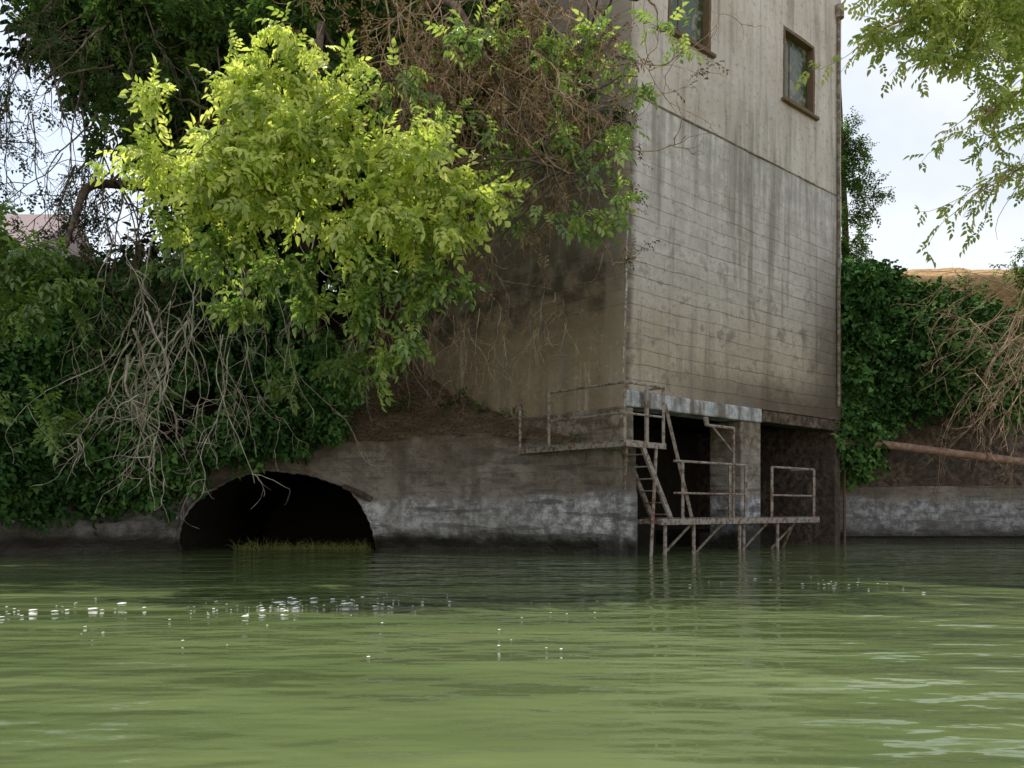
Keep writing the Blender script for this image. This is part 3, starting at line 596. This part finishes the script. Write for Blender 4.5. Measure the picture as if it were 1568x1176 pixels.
# --- foam flecks on the water
r=np.random.default_rng(51); V=[];F=[]
def fleck(x,y,s):
    o=len(V); k=8; h=.12*s+.002
    for i in range(k):
        a=2*math.pi*i/k; q=s*r.uniform(.5,1.4); V.append((x+q*math.cos(a)*1.1,y+q*math.sin(a)*1.7,.002))
    for i in range(k): 
        b=V[o+i]; V.append((x+(b[0]-x)*.6,y+(b[1]-y)*.6,h))
    V.append((x,y,h*1.15)); 
    for i in range(k): j=(i+1)%k; F.append((o+i,o+j,o+k+j,o+k+i)); F.append((o+k+i,o+k+j,o+2*k))
for k in range(110):
    c0=[(-3.95,6.7),(-2.2,7.0),(-1.75,7.4),(-1.3,7.5)][r.integers(0,4)]; x=c0[0]+r.normal(0,.38); y=c0[1]+r.normal(0,.32)+.25*(x-c0[0])
    fleck(x,y,min(.03,.006+r.exponential(.007)))
for k in range(45): fleck(r.uniform(-4.2,.8),r.uniform(4.6,7.8),r.uniform(.004,.010))
for k in range(24): fleck(r.normal(3.4,.6),r.normal(9.3,.5),r.uniform(.008,.02))
m=M('foam'); FM=m.matte((.8,.8,.76)); mesh('floating_foam',np.array(V),F,FM)

# --- distant house glimpsed through the leaves on the left
m=M('roof_tiles'); p=m.pos(); b=m.noise(p,3.,4,(1,1,6.)); T_roof=m.matte(m.mix(b,(.34,.27,.26),(.46,.38,.37)))
m=M('house_plaster'); p=m.pos(); b=m.noise(p,1.,4); T_pl=m.matte(m.mix(b,(.5,.46,.45),(.6,.56,.55)))
def abox(x0,x1,y0,y1,z0,z1):
    V=[(x,y,z) for z in (z0,z1) for x,y in ((x0,y0),(x1,y0),(x1,y1),(x0,y1))]; return V,[(0,3,2,1),(4,5,6,7),(0,1,5,4),(1,2,6,5),(2,3,7,6),(3,0,4,7)]
g=[bm('walls',[abox(-34,-20,34,42,4.6,10.6)],T_pl),mesh('pitched_roof',np.array([(-34.6,33.4,10.5),(-19.4,33.4,10.5),(-19.4,42.6,10.5),(-34.6,42.6,10.5),(-34.6,38,14),(-19.4,38,14)],float),[(0,1,5,4),(2,3,4,5),(1,2,5),(3,0,4),(0,3,2,1)],T_roof),
 bm('windows',[abox(x,x+1.1,33.95,33.99,7.4,9.) for x in (-32,-28.5,-25,-22)],M_glass),bm('door',[abox(-27,-26,33.95,33.985,4.7,6.9)],M_frame)]
group('distant_house',g)

# ------------------------------------------------------------ light, sky (Nishita with thin bright cloud), camera
w=bpy.data.worlds.new('World'); S.world=w; w.use_nodes=True; nt=w.node_tree; bg=nt.nodes['Background']
sk=nt.nodes.new('ShaderNodeTexSky'); sk.sky_type='NISHITA'; sk.sun_disc=False; sk.sun_elevation=SUN_EL; sk.sun_rotation=SUN_AZ; sk.dust_density=1.5; sk.air_density=1.3; sk.ozone_density=1.
tc=nt.nodes.new('ShaderNodeTexCoord'); ns=nt.nodes.new('ShaderNodeTexNoise'); ns.inputs['Scale'].default_value=2.2; ns.inputs['Detail'].default_value=5
nt.links.new(tc.outputs['Generated'],ns.inputs['Vector'])
mr=nt.nodes.new('ShaderNodeMapRange'); mr.inputs[1].default_value=.38; mr.inputs[2].default_value=.60; mr.inputs[3].default_value=.15; mr.inputs[4].default_value=.75
nt.links.new(ns.outputs['Fac'],mr.inputs[0])
mx=nt.nodes.new('ShaderNodeMix'); mx.data_type='RGBA'; nt.links.new(mr.outputs[0],mx.inputs[0]); nt.links.new(sk.outputs[0],mx.inputs[6]); mx.inputs[7].default_value=(7.7,7.7,7.8,1)
nt.links.new(mx.outputs[2],bg.inputs[0]); bg.inputs[1].default_value=.15
sv=Vector((math.sin(SUN_AZ)*math.cos(SUN_EL),math.cos(SUN_AZ)*math.cos(SUN_EL),math.sin(SUN_EL)))
ld=bpy.data.lights.new('sun','SUN'); ld.energy=5.; ld.angle=math.radians(.5); ld.color=(1.,.95,.86)
lo=link(bpy.data.objects.new('sun',ld)); lo.rotation_euler=sv.to_track_quat('Z','Y').to_euler(); lo.location=(0,20,40)
cd=bpy.data.cameras.new('camera'); cd.sensor_width=36; cd.lens=30.; cd.shift_y=.1237; cd.clip_end=2000; cd.clip_start=.05
co=link(bpy.data.objects.new('camera',cd)); co.location=(0,0,.8); co.rotation_euler=(math.radians(90),0,0); S.camera=co
S.view_settings.view_transform='Standard'; S.view_settings.look='None'; S.view_settings.exposure=0
